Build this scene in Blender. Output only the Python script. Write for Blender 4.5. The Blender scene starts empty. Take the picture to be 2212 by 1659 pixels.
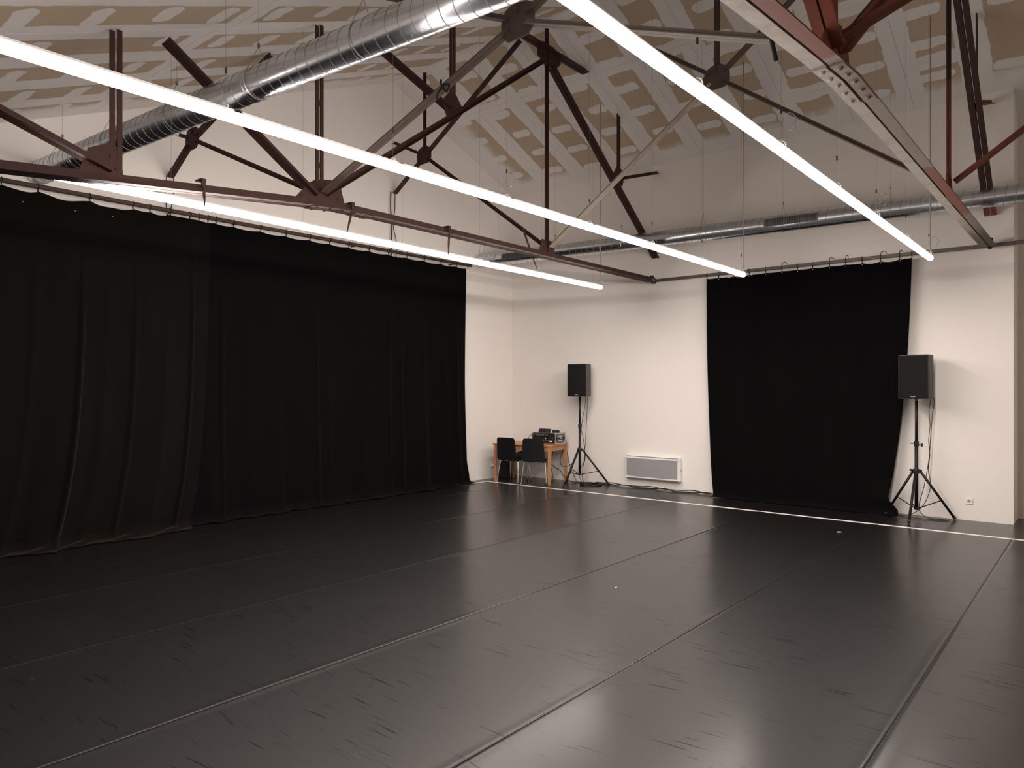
import bpy, math, random
from mathutils import Vector, Matrix
random.seed(7)
SC = bpy.context.scene
COL = SC.collection
R = math.radians
PI = math.pi

# ------------------------------------------------------------------ camera, world, exposure
# metres; camera stands at the origin, +Y runs towards the far wall, -X towards the curtain wall
cam = bpy.data.cameras.new('camera')
cam.sensor_width = 36.0
cam.lens = 36.0 * 1563 / 2212
cam.shift_y = 8.5 / 2212
cam.clip_start = 0.02
co = bpy.data.objects.new('camera', cam)
COL.objects.link(co)
co.location = (0, 0, 1.75)
co.rotation_euler = (R(90), 0, R(39.6))
SC.camera = co
W = bpy.data.worlds.new('world')
SC.world = W
W.use_nodes = True
W.node_tree.nodes['Background'].inputs[0].default_value = (0.9, 0.95, 1, 1)
W.node_tree.nodes['Background'].inputs[1].default_value = 0.02
vs = SC.view_settings
vs.view_transform = 'Standard'
vs.look = 'None'
vs.gamma = 1
vs.use_curve_mapping = False
vs.exposure = 0.0
LAMP_DOWN = 138.0      # radiance of the opal lower side of the tubes
LAMP_SIDE = 9.0      # radiance of their flanks
LAMP_UP = 0.7         # radiance of their upper side
LAMP_COL = (1.0, 0.885, 0.815, 1)

# ------------------------------------------------------------------ node helpers
class NT:
    def __init__(s, name):
        s.m = bpy.data.materials.new(name)
        s.m.use_nodes = True
        s.t = s.m.node_tree
        s.b = s.t.nodes['Principled BSDF']
    def n(s, kind, **kw):
        nd = s.t.nodes.new(kind)
        for k, v in kw.items():
            setattr(nd, k, v)
        return nd
    def put(s, sock, v):
        if hasattr(v, 'is_linked'):
            s.t.links.new(v, sock)
        else:
            sock.default_value = v
    def ma(s, op, a, b=0.0, c=None, clamp=False):
        nd = s.n('ShaderNodeMath', operation=op)
        nd.use_clamp = clamp
        s.put(nd.inputs[0], a)
        s.put(nd.inputs[1], b)
        if c is not None:
            s.put(nd.inputs[2], c)
        return nd.outputs[0]
    def ss(s, x, a, b):
        nd = s.n('ShaderNodeMapRange', interpolation_type='SMOOTHSTEP')
        s.put(nd.inputs['Value'], x)
        s.put(nd.inputs['From Min'], a)
        s.put(nd.inputs['From Max'], b)
        return nd.outputs[0]
    def mix(s, f, a, b):
        nd = s.n('ShaderNodeMix', data_type='RGBA')
        s.put(nd.inputs[0], f)
        s.put(nd.inputs[6], a)
        s.put(nd.inputs[7], b)
        return nd.outputs[2]
    def noise(s, vec, scale, detail=3, rough=0.55, dist=0.0):
        nd = s.n('ShaderNodeTexNoise')
        if vec is not None:
            s.put(nd.inputs['Vector'], vec)
        nd.inputs['Scale'].default_value = scale
        nd.inputs['Detail'].default_value = detail
        nd.inputs['Roughness'].default_value = rough
        nd.inputs['Distortion'].default_value = dist
        return nd.outputs['Fac']
    def mapping(s, vec, rot=(0, 0, 0), scale=(1, 1, 1), loc=(0, 0, 0)):
        nd = s.n('ShaderNodeMapping')
        s.put(nd.inputs['Vector'], vec)
        nd.inputs['Rotation'].default_value = rot
        nd.inputs['Scale'].default_value = scale
        nd.inputs['Location'].default_value = loc
        return nd.outputs[0]
    def pos(s):
        return s.n('ShaderNodeNewGeometry').outputs['Position']
    def obj(s):
        return s.n('ShaderNodeTexCoord').outputs['Object']
    def rnd(s):
        return s.n('ShaderNodeObjectInfo').outputs['Random']
    def bump(s, h, strength, dist=0.01):
        nd = s.n('ShaderNodeBump')
        nd.inputs['Strength'].default_value = strength
        nd.inputs['Distance'].default_value = dist
        s.put(nd.inputs['Height'], h)
        s.t.links.new(nd.outputs[0], s.b.inputs['Normal'])
    def set(s, col=None, rough=None, metal=None, spec=None):
        for k, v in (('Base Color', col), ('Roughness', rough), ('Metallic', metal), ('Specular IOR Level', spec)):
            if v is not None:
                if k == 'Base Color' and isinstance(v, tuple) and len(v) == 3:
                    v = (*v, 1)
                s.put(s.b.inputs[k], v)
        return s

def plain(name, col, rough=0.5, metal=0.0, var=0.12, scale=8.0, spec=0.5):
    """a paint or plastic with a little unevenness"""
    t = NT(name)
    f = t.noise(t.obj(), scale, 4)
    a = tuple(c * (1 - var) for c in col)
    b = tuple(min(1, c * (1 + var)) for c in col)
    t.set(t.mix(f, (*a, 1), (*b, 1)), t.ma('MULTIPLY_ADD', f, 0.12, rough - 0.06), metal, spec)
    return t.m

M = {}
M['wall'] = plain('white_wall_paint', (0.80, 0.765, 0.73), 0.75, var=0.02, scale=1.3, spec=0.25)
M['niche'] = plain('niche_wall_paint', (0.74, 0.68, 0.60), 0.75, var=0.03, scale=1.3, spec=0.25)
M['white'] = plain('white_plastic', (0.80, 0.80, 0.80), 0.4, var=0.02)
M['greypanel'] = plain('grey_heater_panel', (0.30, 0.30, 0.31), 0.5, var=0.03)
M['black'] = plain('black_plastic', (0.010, 0.0095, 0.010), 0.45, var=0.15)
M['blackgrille'] = plain('black_speaker_grille', (0.009, 0.0083, 0.0085), 0.75, var=0.1, scale=300, spec=0.12)
M['cabinet'] = plain('charcoal_cabinet', (0.075, 0.066, 0.060), 0.6, var=0.1, spec=0.3)
M['blackmetal'] = plain('black_tube', (0.010, 0.009, 0.009), 0.45, var=0.1, spec=0.25)
M['rubber'] = plain('black_rubber', (0.010, 0.010, 0.010), 0.7, var=0.1)
M['chairblack'] = plain('black_chair_shell', (0.006, 0.006, 0.008), 0.55, var=0.1, spec=0.3)
M['chrome'] = plain('chrome', (0.75, 0.75, 0.76), 0.16, 1.0, 0.03)
M['alu'] = plain('aluminium_edge', (0.62, 0.62, 0.62), 0.32, 1.0, 0.05)
M['caseply'] = plain('case_side', (0.10, 0.09, 0.08), 0.5, var=0.1)
M['cable'] = plain('black_cable', (0.012, 0.011, 0.011), 0.55, var=0.1)
M['wire'] = plain('steel_wire', (0.30, 0.29, 0.28), 0.4, 1.0, 0.05)
M['greycord'] = plain('grey_cord', (0.30, 0.28, 0.27), 0.6, var=0.05)
M['tape'] = plain('white_tape', (0.78, 0.76, 0.73), 0.5, var=0.06, scale=20)
M['blackcloth'] = plain('black_fabric', (0.010, 0.010, 0.011), 0.9, var=0.2)
M['knob'] = plain('pale_knob', (0.35, 0.35, 0.36), 0.4, var=0.05)
M['debris'] = plain('white_scrap', (0.7, 0.68, 0.64), 0.7)
M['dark'] = plain('dark_slot', (0.02, 0.02, 0.02), 0.7)

def steel(name, base, rust, rough=0.6, amount=0.5):
    t = NT(name)
    p = t.pos()
    f = t.ss(t.noise(p, 5, 6, 0.7), 0.42, 0.72)
    g = t.noise(p, 45, 3)
    c = t.mix(t.ma('MULTIPLY', f, amount), (*base, 1), (*rust, 1))
    c = t.mix(t.ma('MULTIPLY', g, 0.25), c, (base[0] * 0.55, base[1] * 0.5, base[2] * 0.5, 1))
    t.set(c, t.ma('MULTIPLY_ADD', g, 0.2, rough - 0.05), 0.0, 0.2)
    t.bump(g, 0.25, 0.004)
    return t.m
M['brown'] = steel('brown_steel_paint', (0.052, 0.024, 0.020), (0.035, 0.016, 0.014))
M['red'] = steel('red_oxide_steel', (0.150, 0.040, 0.024), (0.085, 0.032, 0.023))
def chordpaint(name):
    t = NT(name)
    p = t.pos()
    sz = t.n('ShaderNodeSeparateXYZ')
    t.put(sz.inputs[0], p)
    g = t.noise(p, 45, 3)
    y = t.ma('ADD', sz.outputs[1], t.ma('MULTIPLY', t.noise(p, 7, 3), 0.25))
    tan = t.ma('MULTIPLY', t.ss(y, 4.16, 4.20), t.ss(y, 6.9, 6.84))
    tan = t.ma('MAXIMUM', tan, t.ss(y, 8.7, 9.1))
    c = t.mix(tan, (0.115, 0.030, 0.018, 1), (0.14, 0.115, 0.09, 1))
    t.set(t.mix(t.ma('MULTIPLY', g, 0.3), c, (0.05, 0.02, 0.014, 1)), 0.65, 0.0, 0.15)
    t.bump(g, 0.25, 0.004)
    return t.m
M['chord2'] = chordpaint('patched_chord_paint')
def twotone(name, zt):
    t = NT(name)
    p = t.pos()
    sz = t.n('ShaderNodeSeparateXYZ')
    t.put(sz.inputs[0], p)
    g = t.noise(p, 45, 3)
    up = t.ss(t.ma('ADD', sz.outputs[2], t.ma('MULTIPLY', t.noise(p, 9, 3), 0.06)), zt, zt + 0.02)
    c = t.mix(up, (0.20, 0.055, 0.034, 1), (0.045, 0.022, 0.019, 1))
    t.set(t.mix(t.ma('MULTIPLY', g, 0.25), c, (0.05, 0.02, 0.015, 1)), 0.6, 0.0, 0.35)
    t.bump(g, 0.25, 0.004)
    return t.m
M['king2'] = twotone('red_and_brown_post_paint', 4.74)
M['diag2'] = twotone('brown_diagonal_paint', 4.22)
M['cream'] = steel('worn_cream_steel', (0.23, 0.21, 0.18), (0.15, 0.12, 0.095), amount=0.8)
M['taupe'] = steel('grey_brown_steel', (0.115, 0.085, 0.072), (0.085, 0.058, 0.047))
M['beige'] = steel('beige_steel', (0.40, 0.34, 0.28), (0.25, 0.20, 0.16))
M['pipe'] = steel('dull_pipe', (0.20, 0.175, 0.155), (0.12, 0.09, 0.07))
M['pipebrown'] = steel('brown_pipe', (0.085, 0.060, 0.050), (0.06, 0.04, 0.03))

# galvanised duct
t = NT('galvanised_sheet')
o = t.obj()
f = t.noise(o, 2.2, 4, 0.55)
g = t.noise(o, 26, 3)
c = t.mix(f, (0.60, 0.64, 0.68, 1), (0.74, 0.78, 0.82, 1))
t.set(c, t.ma('ADD', t.ma('MULTIPLY', g, 0.05), t.ma('MULTIPLY_ADD', f, 0.06, 0.20)), 1.0)
M['galv'] = t.m
M['seam'] = plain('duct_seam', (0.30, 0.30, 0.31), 0.4, 1.0, 0.1)
M['grille'] = plain('duct_grille', (0.13, 0.12, 0.13), 0.55, var=0.05)

# pine
t = NT('pine_wood')
o = t.mapping(t.obj(), scale=(2.0, 14.0, 14.0))
f = t.noise(o, 3, 4, 0.6, 0.6)
t.set(t.mix(f, (0.40, 0.175, 0.075, 1), (0.56, 0.27, 0.125, 1)), 0.42)
M['pine'] = t.m

# dance vinyl
t = NT('black_dance_vinyl')
p = t.pos()
big = t.noise(p, 0.9, 4, 0.6)
fine = t.noise(p, 60, 2)
base = t.mix(big, (0.0050, 0.0047, 0.0045, 1), (0.0080, 0.0075, 0.0072, 1))
mask = t.ss(t.noise(p, 1.3, 3), 0.36, 0.56)
sc = None
for i, (rot, sx, sy, th) in enumerate(((0.4, 2.6, 58, 0.705), (1.35, 2.2, 54, 0.71), (2.5, 2.8, 64, 0.71))):
    w = t.noise(p, 1.1, 2)
    v = t.n('ShaderNodeVectorMath', operation='ADD')
    t.put(v.inputs[0], p)
    cb = t.n('ShaderNodeCombineXYZ')
    t.put(cb.inputs[0], t.ma('MULTIPLY', w, 0.22))
    t.put(cb.inputs[1], t.ma('MULTIPLY', w, -0.2))
    t.put(v.inputs[1], cb.outputs[0])
    q = t.mapping(v.outputs[0], (0, 0, rot), (sx, sy, 1), (i * 7.3, i * 3.1, 0))
    k = t.ss(t.noise(q, 1.0, 1, 0.4), th, th + 0.03)
    sc = k if sc is None else t.ma('MAXIMUM', sc, k)
sc = t.ma('MULTIPLY', sc, mask)
base = t.mix(t.ma('MULTIPLY', sc, 0.75), base, (0.0015, 0.0015, 0.0015, 1))
q = t.mapping(p, (0, 0, 0.9), (2.6, 40, 1), (3, 9, 0))
lt = t.ss(t.noise(q, 1.0, 1, 0.4), 0.80, 0.83)
base = t.mix(t.ma('MULTIPLY', lt, 0.5), base, (0.09, 0.085, 0.08, 1))
ro = t.ma('MULTIPLY_ADD', big, 0.05, 0.190)
t.set(base, t.ma('ADD', ro, 0.25), 0.0, t.ma('MULTIPLY_ADD', sc, -0.14, 0.18))
t.put(t.b.inputs['Coat Weight'], t.ma('MULTIPLY_ADD', sc, -0.60, 1.0))
t.b.inputs['Coat IOR'].default_value = 1.145
t.put(t.b.inputs['Coat Roughness'], ro)
t.bump(fine, 0.05, 0.001)
M['vinyl'] = t.m

# heavy stage cloth
def cloth(name, col, sheen):
    t = NT(name)
    o = t.obj()
    f = t.noise(t.mapping(o, scale=(3, 3, 0.5)), 2.0, 4)
    a = tuple(c * 0.7 for c in col)
    b = tuple(c * 1.35 for c in col)
    t.set(t.mix(f, (*a, 1), (*b, 1)), 0.95, 0.0, 0.08)
    t.b.inputs['Sheen Weight'].default_value = sheen
    t.b.inputs['Sheen Roughness'].default_value = 0.35
    t.b.inputs['Sheen Tint'].default_value = (0.8, 0.65, 0.5, 1)
    return t.m
M['clothbrown'] = cloth('brown_black_velvet', (0.0040, 0.0031, 0.0025), 0.11)
M['clothblack'] = cloth('black_velvet', (0.0020, 0.0018, 0.0021), 0.045)

def emit(name, strength, col):
    t = NT(name)
    t.set((0.8, 0.8, 0.8), 0.4)
    t.b.inputs['Emission Color'].default_value = col
    t.b.inputs['Emission Strength'].default_value = strength
    return t.m
M['led'] = emit('lit_opal_tube', LAMP_DOWN, LAMP_COL)
M['ledside'] = emit('lit_tube_flank', LAMP_SIDE, LAMP_COL)
M['ledtop'] = emit('lit_tube_back', LAMP_UP, LAMP_COL)
M['redled'] = emit('red_indicator', 1.1, (1, 0.05, 0.08, 1))
M['greenled'] = emit('green_indicator', 1.2, (0.2, 1, 0.4, 1))

# jointed and unpainted plasterboard: beige card, white filler over the joints and the screw rows,
# white overspray from the painted walls
t = NT('filled_plasterboard')
uv = t.n('ShaderNodeUVMap', uv_map='pos').outputs[0]
ex = t.n('ShaderNodeUVMap', uv_map='ext').outputs[0]
se = t.n('ShaderNodeSeparateXYZ')
t.put(se.inputs[0], ex)
P = t.pos()
n1 = t.n('ShaderNodeTexNoise')
t.put(n1.inputs['Vector'], P)
n1.inputs['Scale'].default_value = 5.5
n1.inputs['Detail'].default_value = 4
n1.inputs['Roughness'].default_value = 0.6
vd = t.n('ShaderNodeVectorMath', operation='MULTIPLY_ADD')
t.put(vd.inputs[0], n1.outputs['Color'])
vd.inputs[1].default_value = (0.08, 0.08, 0)
t.put(vd.inputs[2], uv)
vo = t.n('ShaderNodeVectorMath', operation='SUBTRACT')
t.put(vo.inputs[0], vd.outputs[0])
vo.inputs[1].default_value = (0.04, 0.04, 0)
su = t.n('ShaderNodeSeparateXYZ')
t.put(su.inputs[0], vo.outputs[0])
u, v = su.outputs[0], su.outputs[1]
rnd = t.rnd()
du = t.ma('SUBTRACT', se.outputs[0], t.ma('ABSOLUTE', u))
dv = t.ma('SUBTRACT', se.outputs[1], t.ma('ABSOLUTE', v))
m1 = t.ss(du, 0.172, 0.160)
m2 = t.ss(dv, 0.125, 0.113)
row = t.ma('ADD', t.ma('DIVIDE', v, 0.525), t.ma('MULTIPLY', rnd, 3.0))
fr = t.ma('SUBTRACT', t.ma('FRACT', row), 0.5)
wn = t.n('ShaderNodeTexWhiteNoise', noise_dimensions='2D')
cbx = t.n('ShaderNodeCombineXYZ')
t.put(cbx.inputs[0], t.ma('FLOOR', row))
t.put(cbx.inputs[1], t.ma('MULTIPLY', rnd, 91.0))
t.put(wn.inputs['Vector'], cbx.outputs[0])
w1 = wn.outputs['Value']
uo = t.ma('ADD', u, t.ma('MULTIPLY_ADD', w1, 0.16, -0.08))
ln = t.ma('MULTIPLY_ADD', w1, 0.07, 0.075)
dx = t.ma('MAXIMUM', t.ma('SUBTRACT', t.ma('ABSOLUTE', uo), ln), 0.0)
dy = t.ma('MULTIPLY', fr, 0.525)
dd = t.ma('SQRT', t.ma('ADD', t.ma('MULTIPLY', dx, dx), t.ma('MULTIPLY', dy, dy)))
m3 = t.ss(dd, 0.085, 0.075)
m3 = t.ma('MULTIPLY', m3, t.ss(w1, 0.04, 0.05))
sP = t.n('ShaderNodeSeparateXYZ')
t.put(sP.inputs[0], P)
soft = t.ma('MULTIPLY_ADD', t.noise(P, 3.0, 3), 0.35, -0.17)
m4 = t.ss(t.ma('ADD', sP.outputs[1], soft), 10.78, 11.02)
m5 = t.ss(t.ma('SUBTRACT', soft, sP.outputs[0]), 8.62, 8.93)
w = t.ma('MAXIMUM', t.ma('MAXIMUM', m1, m2), t.ma('MAXIMUM', m3, t.ma('MAXIMUM', m4, m5)))
card = t.mix(t.noise(P, 1.2, 3), (0.47, 0.375, 0.275, 1), (0.57, 0.465, 0.355, 1))
fil = t.mix(t.noise(P, 2.5, 4), (0.74, 0.72, 0.70, 1), (0.82, 0.80, 0.78, 1))
t.set(t.mix(w, card, fil), 0.85, 0.0, 0.2)
t.bump(w, 0.15, 0.002)
M['board'] = t.m
M['ceil'] = plain('ceiling_white', (0.76, 0.74, 0.72), 0.85, var=0.03, scale=2, spec=0.2)

# ------------------------------------------------------------------ mesh and scene helpers
def wloc(o):
    v = Vector((0, 0, 0))
    while o is not None:
        v += o.location
        o = o.parent
    return v

class MB:
    def __init__(s):
        s.v, s.f = [], []
    def add(s, vs_, fs):
        k = len(s.v)
        s.v += [Vector(p) for p in vs_]
        s.f += [tuple(i + k for i in q) for q in fs]
        return s
    def box(s, c, d, rot=None):
        c = Vector(c)
        pts = [Vector((x * d[0] / 2, y * d[1] / 2, z * d[2] / 2)) for x in (-1, 1) for y in (-1, 1) for z in (-1, 1)]
        if rot is not None:
            pts = [rot @ p for p in pts]
        return s.add([c + p for p in pts], [(0, 1, 3, 2), (4, 6, 7, 5), (0, 4, 5, 1), (2, 3, 7, 6), (0, 2, 6, 4), (1, 5, 7, 3)])
    def cbox(s, c, d, b=0.01, rot=None):
        """box with all its edges chamfered"""
        x, y, z = d[0] / 2, d[1] / 2, d[2] / 2
        import itertools
        pts = []
        for sx, sy, sz in itertools.product((-1, 1), repeat=3):
            pts += [Vector((sx * x, sy * (y - b), sz * (z - b))), Vector((sx * (x - b), sy * y, sz * (z - b))), Vector((sx * (x - b), sy * (y - b), sz * z))]
        import bmesh
        bm = bmesh.new()
        for p in pts:
            bm.verts.new(p)
        bmesh.ops.convex_hull(bm, input=bm.verts)
        bm.verts.index_update()
        vv = [w.co.copy() for w in bm.verts]
        ff = [tuple(w.index for w in fc.verts) for fc in bm.faces]
        bm.free()
        if rot is not None:
            vv = [rot @ p for p in vv]
        return s.add([Vector(c) + p for p in vv], ff)
    def prism(s, poly, vec):
        poly = [Vector(p) for p in poly]
        vec = Vector(vec)
        n = len(poly)
        s.add(poly + [p + vec for p in poly],
              [tuple(range(n - 1, -1, -1)), tuple(range(n, 2 * n))] + [(i, (i + 1) % n, n + (i + 1) % n, n + i) for i in range(n)])
        return s
    def tube(s, pts, r, n=8, cap=True, closed=False):
        pts = [Vector(p) for p in pts]
        m = len(pts)
        k = len(s.v)
        prev = None
        for i, p in enumerate(pts):
            if closed:
                d = pts[(i + 1) % m] - pts[(i - 1) % m]
            else:
                d = pts[min(i + 1, m - 1)] - pts[max(i - 1, 0)]
            if d.length < 1e-9:
                d = Vector((0, 0, 1))
            d.normalize()
            if prev is None:
                a = d.orthogonal().normalized()
            else:
                a = (prev - d * prev.dot(d))
                a = a.normalized() if a.length > 1e-6 else d.orthogonal().normalized()
            prev = a
            b = d.cross(a)
            rr = r[i] if isinstance(r, (list, tuple)) else r
            for j in range(n):
                q = 2 * PI * j / n
                s.v.append(p + (a * math.cos(q) + b * math.sin(q)) * rr)
        for i in range(m if closed else m - 1):
            i2 = (i + 1) % m
            for j in range(n):
                s.f.append((k + i * n + j, k + i * n + (j + 1) % n, k + i2 * n + (j + 1) % n, k + i2 * n + j))
        if cap and not closed:
            s.f.append(tuple(k + j for j in range(n - 1, -1, -1)))
            s.f.append(tuple(k + (m - 1) * n + j for j in range(n)))
        return s
    def lathe(s, prof, c=(0, 0, 0), n=16, rot=None):
        k = len(s.v)
        c = Vector(c)
        for (r, z) in prof:
            for j in range(n):
                q = 2 * PI * j / n
                p = Vector((r * math.cos(q), r * math.sin(q), z))
                s.v.append(c + (rot @ p if rot is not None else p))
        for i in range(len(prof) - 1):
            for j in range(n):
                s.f.append((k + i * n + j, k + i * n + (j + 1) % n, k + (i + 1) * n + (j + 1) % n, k + (i + 1) * n + j))
        s.f.append(tuple(k + j for j in range(n - 1, -1, -1)))
        s.f.append(tuple(k + (len(prof) - 1) * n + j for j in range(n)))
        return s
    def dangle(s, p0, p1, w, th, gap, nrm, single=0):
        """a pair of steel angles back to back, their flanges at the lower edge"""
        p0, p1, nrm = Vector(p0), Vector(p1), Vector(nrm).normalized()
        d = (p1 - p0).normalized()
        q = nrm.cross(d).normalized()
        if q.z < -1e-4:
            q = -q
        for sg in (-1, 1):
            if single and sg != single:
                continue
            a, b = gap / 2, gap / 2 + th
            L = [(a, 0), (gap / 2 + w, 0), (gap / 2 + w, th), (b, th), (b, w), (a, w)]
            poly = [p0 + nrm * sg * x + q * (y - w / 2) for x, y in L]
            if sg < 0:
                poly.reverse()
            s.prism(poly, p1 - p0)
        return s
    def build(s, name, mat, parent=None, smooth=False, world=False):
        off = wloc(parent) if (world and parent is not None) else Vector((0, 0, 0))
        me = bpy.data.meshes.new(name)
        me.from_pydata([tuple(p - off) for p in s.v], [], s.f)
        me.validate()
        import bmesh
        bm = bmesh.new()
        bm.from_mesh(me)
        bmesh.ops.recalc_face_normals(bm, faces=bm.faces)
        bm.to_mesh(me)
        bm.free()
        me.materials.append(M[mat] if isinstance(mat, str) else mat)
        if smooth:
            for p in me.polygons:
                p.use_smooth = True
        ob = bpy.data.objects.new(name, me)
        COL.objects.link(ob)
        ob.parent = parent
        if smooth == 'auto':
            me.set_sharp_from_angle(angle=R(35))
        return ob

def tag(o, label=None, cat=None, group=None, kind=None):
    if label:
        o['label'] = label
    if cat:
        o['category'] = cat
    if group:
        o['group'] = group
    if kind:
        o['kind'] = kind
    return o

def thing(name, label, cat, loc=(0, 0, 0), rz=0, group=None):
    o = bpy.data.objects.new(name, None)
    o.empty_display_size = 0.1
    COL.objects.link(o)
    o.location = loc
    o.rotation_euler = (0, 0, rz)
    return tag(o, label, cat, group)

KIDS = lambda o: [c for c in bpy.data.objects if c.parent == o]
def copy_tree(o, parent=None):
    c = o.copy()
    COL.objects.link(c)
    c.parent = parent
    for ch in KIDS(o):
        copy_tree(ch, c)
    return c

def spline(pts, k=6):
    pts = [Vector(p) for p in pts]
    P_ = [pts[0] * 2 - pts[1]] + pts + [pts[-1] * 2 - pts[-2]]
    out = []
    for i in range(1, len(P_) - 2):
        a, b, c_, d = P_[i - 1:i + 3]
        for j in range(k):
            q = j / k
            out.append(0.5 * ((2 * b) + (c_ - a) * q + (2 * a - 5 * b + 4 * c_ - d) * q * q + (3 * b - a - 3 * c_ + d) * q ** 3))
    out.append(pts[-1])
    return out

def struct(name, mb, mat):
    return tag(mb.build(name, mat), kind='structure')

# ------------------------------------------------------------------ room
XL, XR, YN, YB, YB2 = -9.27, 3.3, -1.2, 11.22, 11.80
XE = -0.955
ZR, YR, SL = 6.88, 8.06, 0.405
def cz(y):
    return ZR - SL * abs(y - YR)

struct('floor', MB().box(((XL + XR) / 2, (YN + YB2) / 2, -0.05), (XR - XL, YB2 - YN, 0.1)), 'vinyl')
FLOOR = bpy.data.objects['floor']
struct('wall_left', MB().prism([(XL, YN, 0), (XL, YB2, 0), (XL, YB2, cz(YB2)), (XL, YR, ZR), (XL, YN, cz(YN))], (-0.12, 0, 0)), 'wall')
struct('wall_right', MB().prism([(XR, YN, 0), (XR, YB2, 0), (XR, YB2, cz(YB2)), (XR, YR, ZR), (XR, YN, cz(YN))], (0.12, 0, 0)), 'wall')
struct('wall_back', MB().prism([(XL, YB, 0), (XL, YB2, 0), (XL, YB2, cz(YB2)), (XL, YB, cz(YB))], (XE - XL, 0, 0)), 'wall')
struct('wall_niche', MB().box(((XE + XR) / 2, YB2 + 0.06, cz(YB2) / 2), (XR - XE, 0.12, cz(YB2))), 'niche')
struct('wall_front', MB().box(((XL + XR) / 2, YN - 0.06, cz(YN) / 2), (XR - XL, 0.12, cz(YN))), 'wall')
CEIL = struct('ceiling', MB().prism([(XL, YN, cz(YN)), (XL, YR, ZR), (XL, YB2, cz(YB2)), (XL, YB2, cz(YB2) + 0.12), (XL, YR, ZR + 0.12), (XL, YN, cz(YN) + 0.12)], (XR - XL, 0, 0)), 'ceil')

def board(x0, x1, y0, y1):
    g = 0.0025
    x0, x1, y0, y1 = x0 + g, x1 - g, y0 + g, y1 - g
    z0, z1 = cz(y0), cz(y1)
    th = 0.008
    mb = MB()
    vs_ = [(x0, y0, z0 - th), (x1, y0, z0 - th), (x1, y1, z1 - th), (x0, y1, z1 - th), (x0, y0, z0), (x1, y0, z0), (x1, y1, z1), (x0, y1, z1)]
    mb.add(vs_, [(0, 3, 2, 1), (0, 1, 5, 4), (1, 2, 6, 5), (2, 3, 7, 6), (3, 0, 4, 7)])
    o_ = mb.build('plasterboard', 'board', CEIL)
    me = o_.data
    hw, hl = (x1 - x0) / 2, math.hypot(y1 - y0, z1 - z0) / 2
    k = hl * 2 / (y1 - y0)
    a = me.uv_layers.new(name='pos')
    b = me.uv_layers.new(name='ext')
    for lp in me.loops:
        p = me.vertices[lp.vertex_index].co
        a.data[lp.index].uv = (p.x - (x0 + x1) / 2, (p.y - (y0 + y1) / 2) * k)
        b.data[lp.index].uv = (hw, hl)
def grid(first, step):
    e = [XL]
    x = first
    while x < XR - 0.25:
        if x > XL + 0.3:
            e.append(x)
        x += step
    return e + [XR]
ge = grid(-8.30, 0.7775)
for i in range(len(ge) - 1):
    j = 9.12 if ge[i] < -4.6 else (10.47 if i % 2 == 1 else 9.35)
    ys = [YR, j, YB if ge[i + 1] < XE + 0.5 else YB2]
    for k in range(len(ys) - 1):
        board(ge[i], ge[i + 1], ys[k], ys[k + 1])
ge = grid(-8.45, 0.7775)
for i in range(len(ge) - 1):
    ys = [YN, 0.9, 3.25, 5.6, YR] if i % 2 else [YN, 1.0, 3.4, 5.75, YR]
    for k in range(len(ys) - 1):
        board(ge[i], ge[i + 1], ys[k], ys[k + 1])

# dance mat: 1.5 m strips whose edges lift a little
seams = [XL + 0.02, -8.30, -6.79, -5.30, -3.79, -2.33, -0.87, 0.62, 2.1, XR - 0.02]
NY = 60
for i in range(len(seams) - 1):
    x0, x1 = seams[i] + 0.003, seams[i + 1] - 0.003
    prof = []
    for dx, b in ((0, 0.0), (0.004, 0.6), (0.014, 1.0), (0.028, 0.75), (0.05, 0.22), (0.08, 0.0)):
        prof.append((x0 + dx, b))
    prof += [(2 * ((x0 + x1) / 2) - x, b) for x, b in reversed(prof)]
    mb = MB()
    n = len(prof)
    vs_ = []
    for j in range(NY + 1):
        y = YN + 0.01 + (10.085 - YN) * j / NY
        for ii, (x, b) in enumerate(prof):
            left = ii < n / 2
            sd = (i + (0 if left else 1)) * 2.7
            amp = 0.0022 + 0.0030 * max(0, math.sin(y * 0.9 + sd) + 0.5 * math.sin(y * 2.3 + sd * 2)) * (1.0 if left else 0.55)
            vs_.append((x, y, 0.0028 + b * amp))
    fs = [(j * n + k, j * n + k + 1, (j + 1) * n + k + 1, (j + 1) * n + k) for j in range(NY) for k in range(n - 1)]
    m0 = len(vs_)
    vs_ += [(prof[0][0], YN + 0.01, 0.0003), (prof[-1][0], YN + 0.01, 0.0003), (prof[-1][0], 10.095, 0.0003), (prof[0][0], 10.095, 0.0003)]
    fs += [tuple([m0, m0 + 1] + list(range(n - 1, -1, -1))), tuple([m0 + 2, m0 + 3] + [NY * n + k for k in range(n)]),
           tuple([m0 + 3, m0] + [j * n for j in range(NY + 1)]), tuple([m0 + 1, m0 + 2] + [j * n + n - 1 for j in range(NY, -1, -1)]), (m0, m0 + 3, m0 + 2, m0 + 1)]
    mb.add(vs_, fs)
    mb.build('vinyl_strip', 'vinyl', FLOOR, smooth='auto')

mb = MB()
mb.box(((-9.0 + XR) / 2 - 0.01, 10.125, 0.0030), (XR + 9.0, 0.055, 0.0052))
mb.box((-8.985, 9.83, 0.0050), (0.05, 0.54, 0.0024))
tag(mb.build('floor_tape', 'tape'), 'long white tape line across the black floor in front of the far wall', 'tape')

# ------------------------------------------------------------------ steel roof trusses
def chord_z(y):
    return 3.595 if y >= 4.5 else 3.595 - 0.097 * (4.5 - y)

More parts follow.
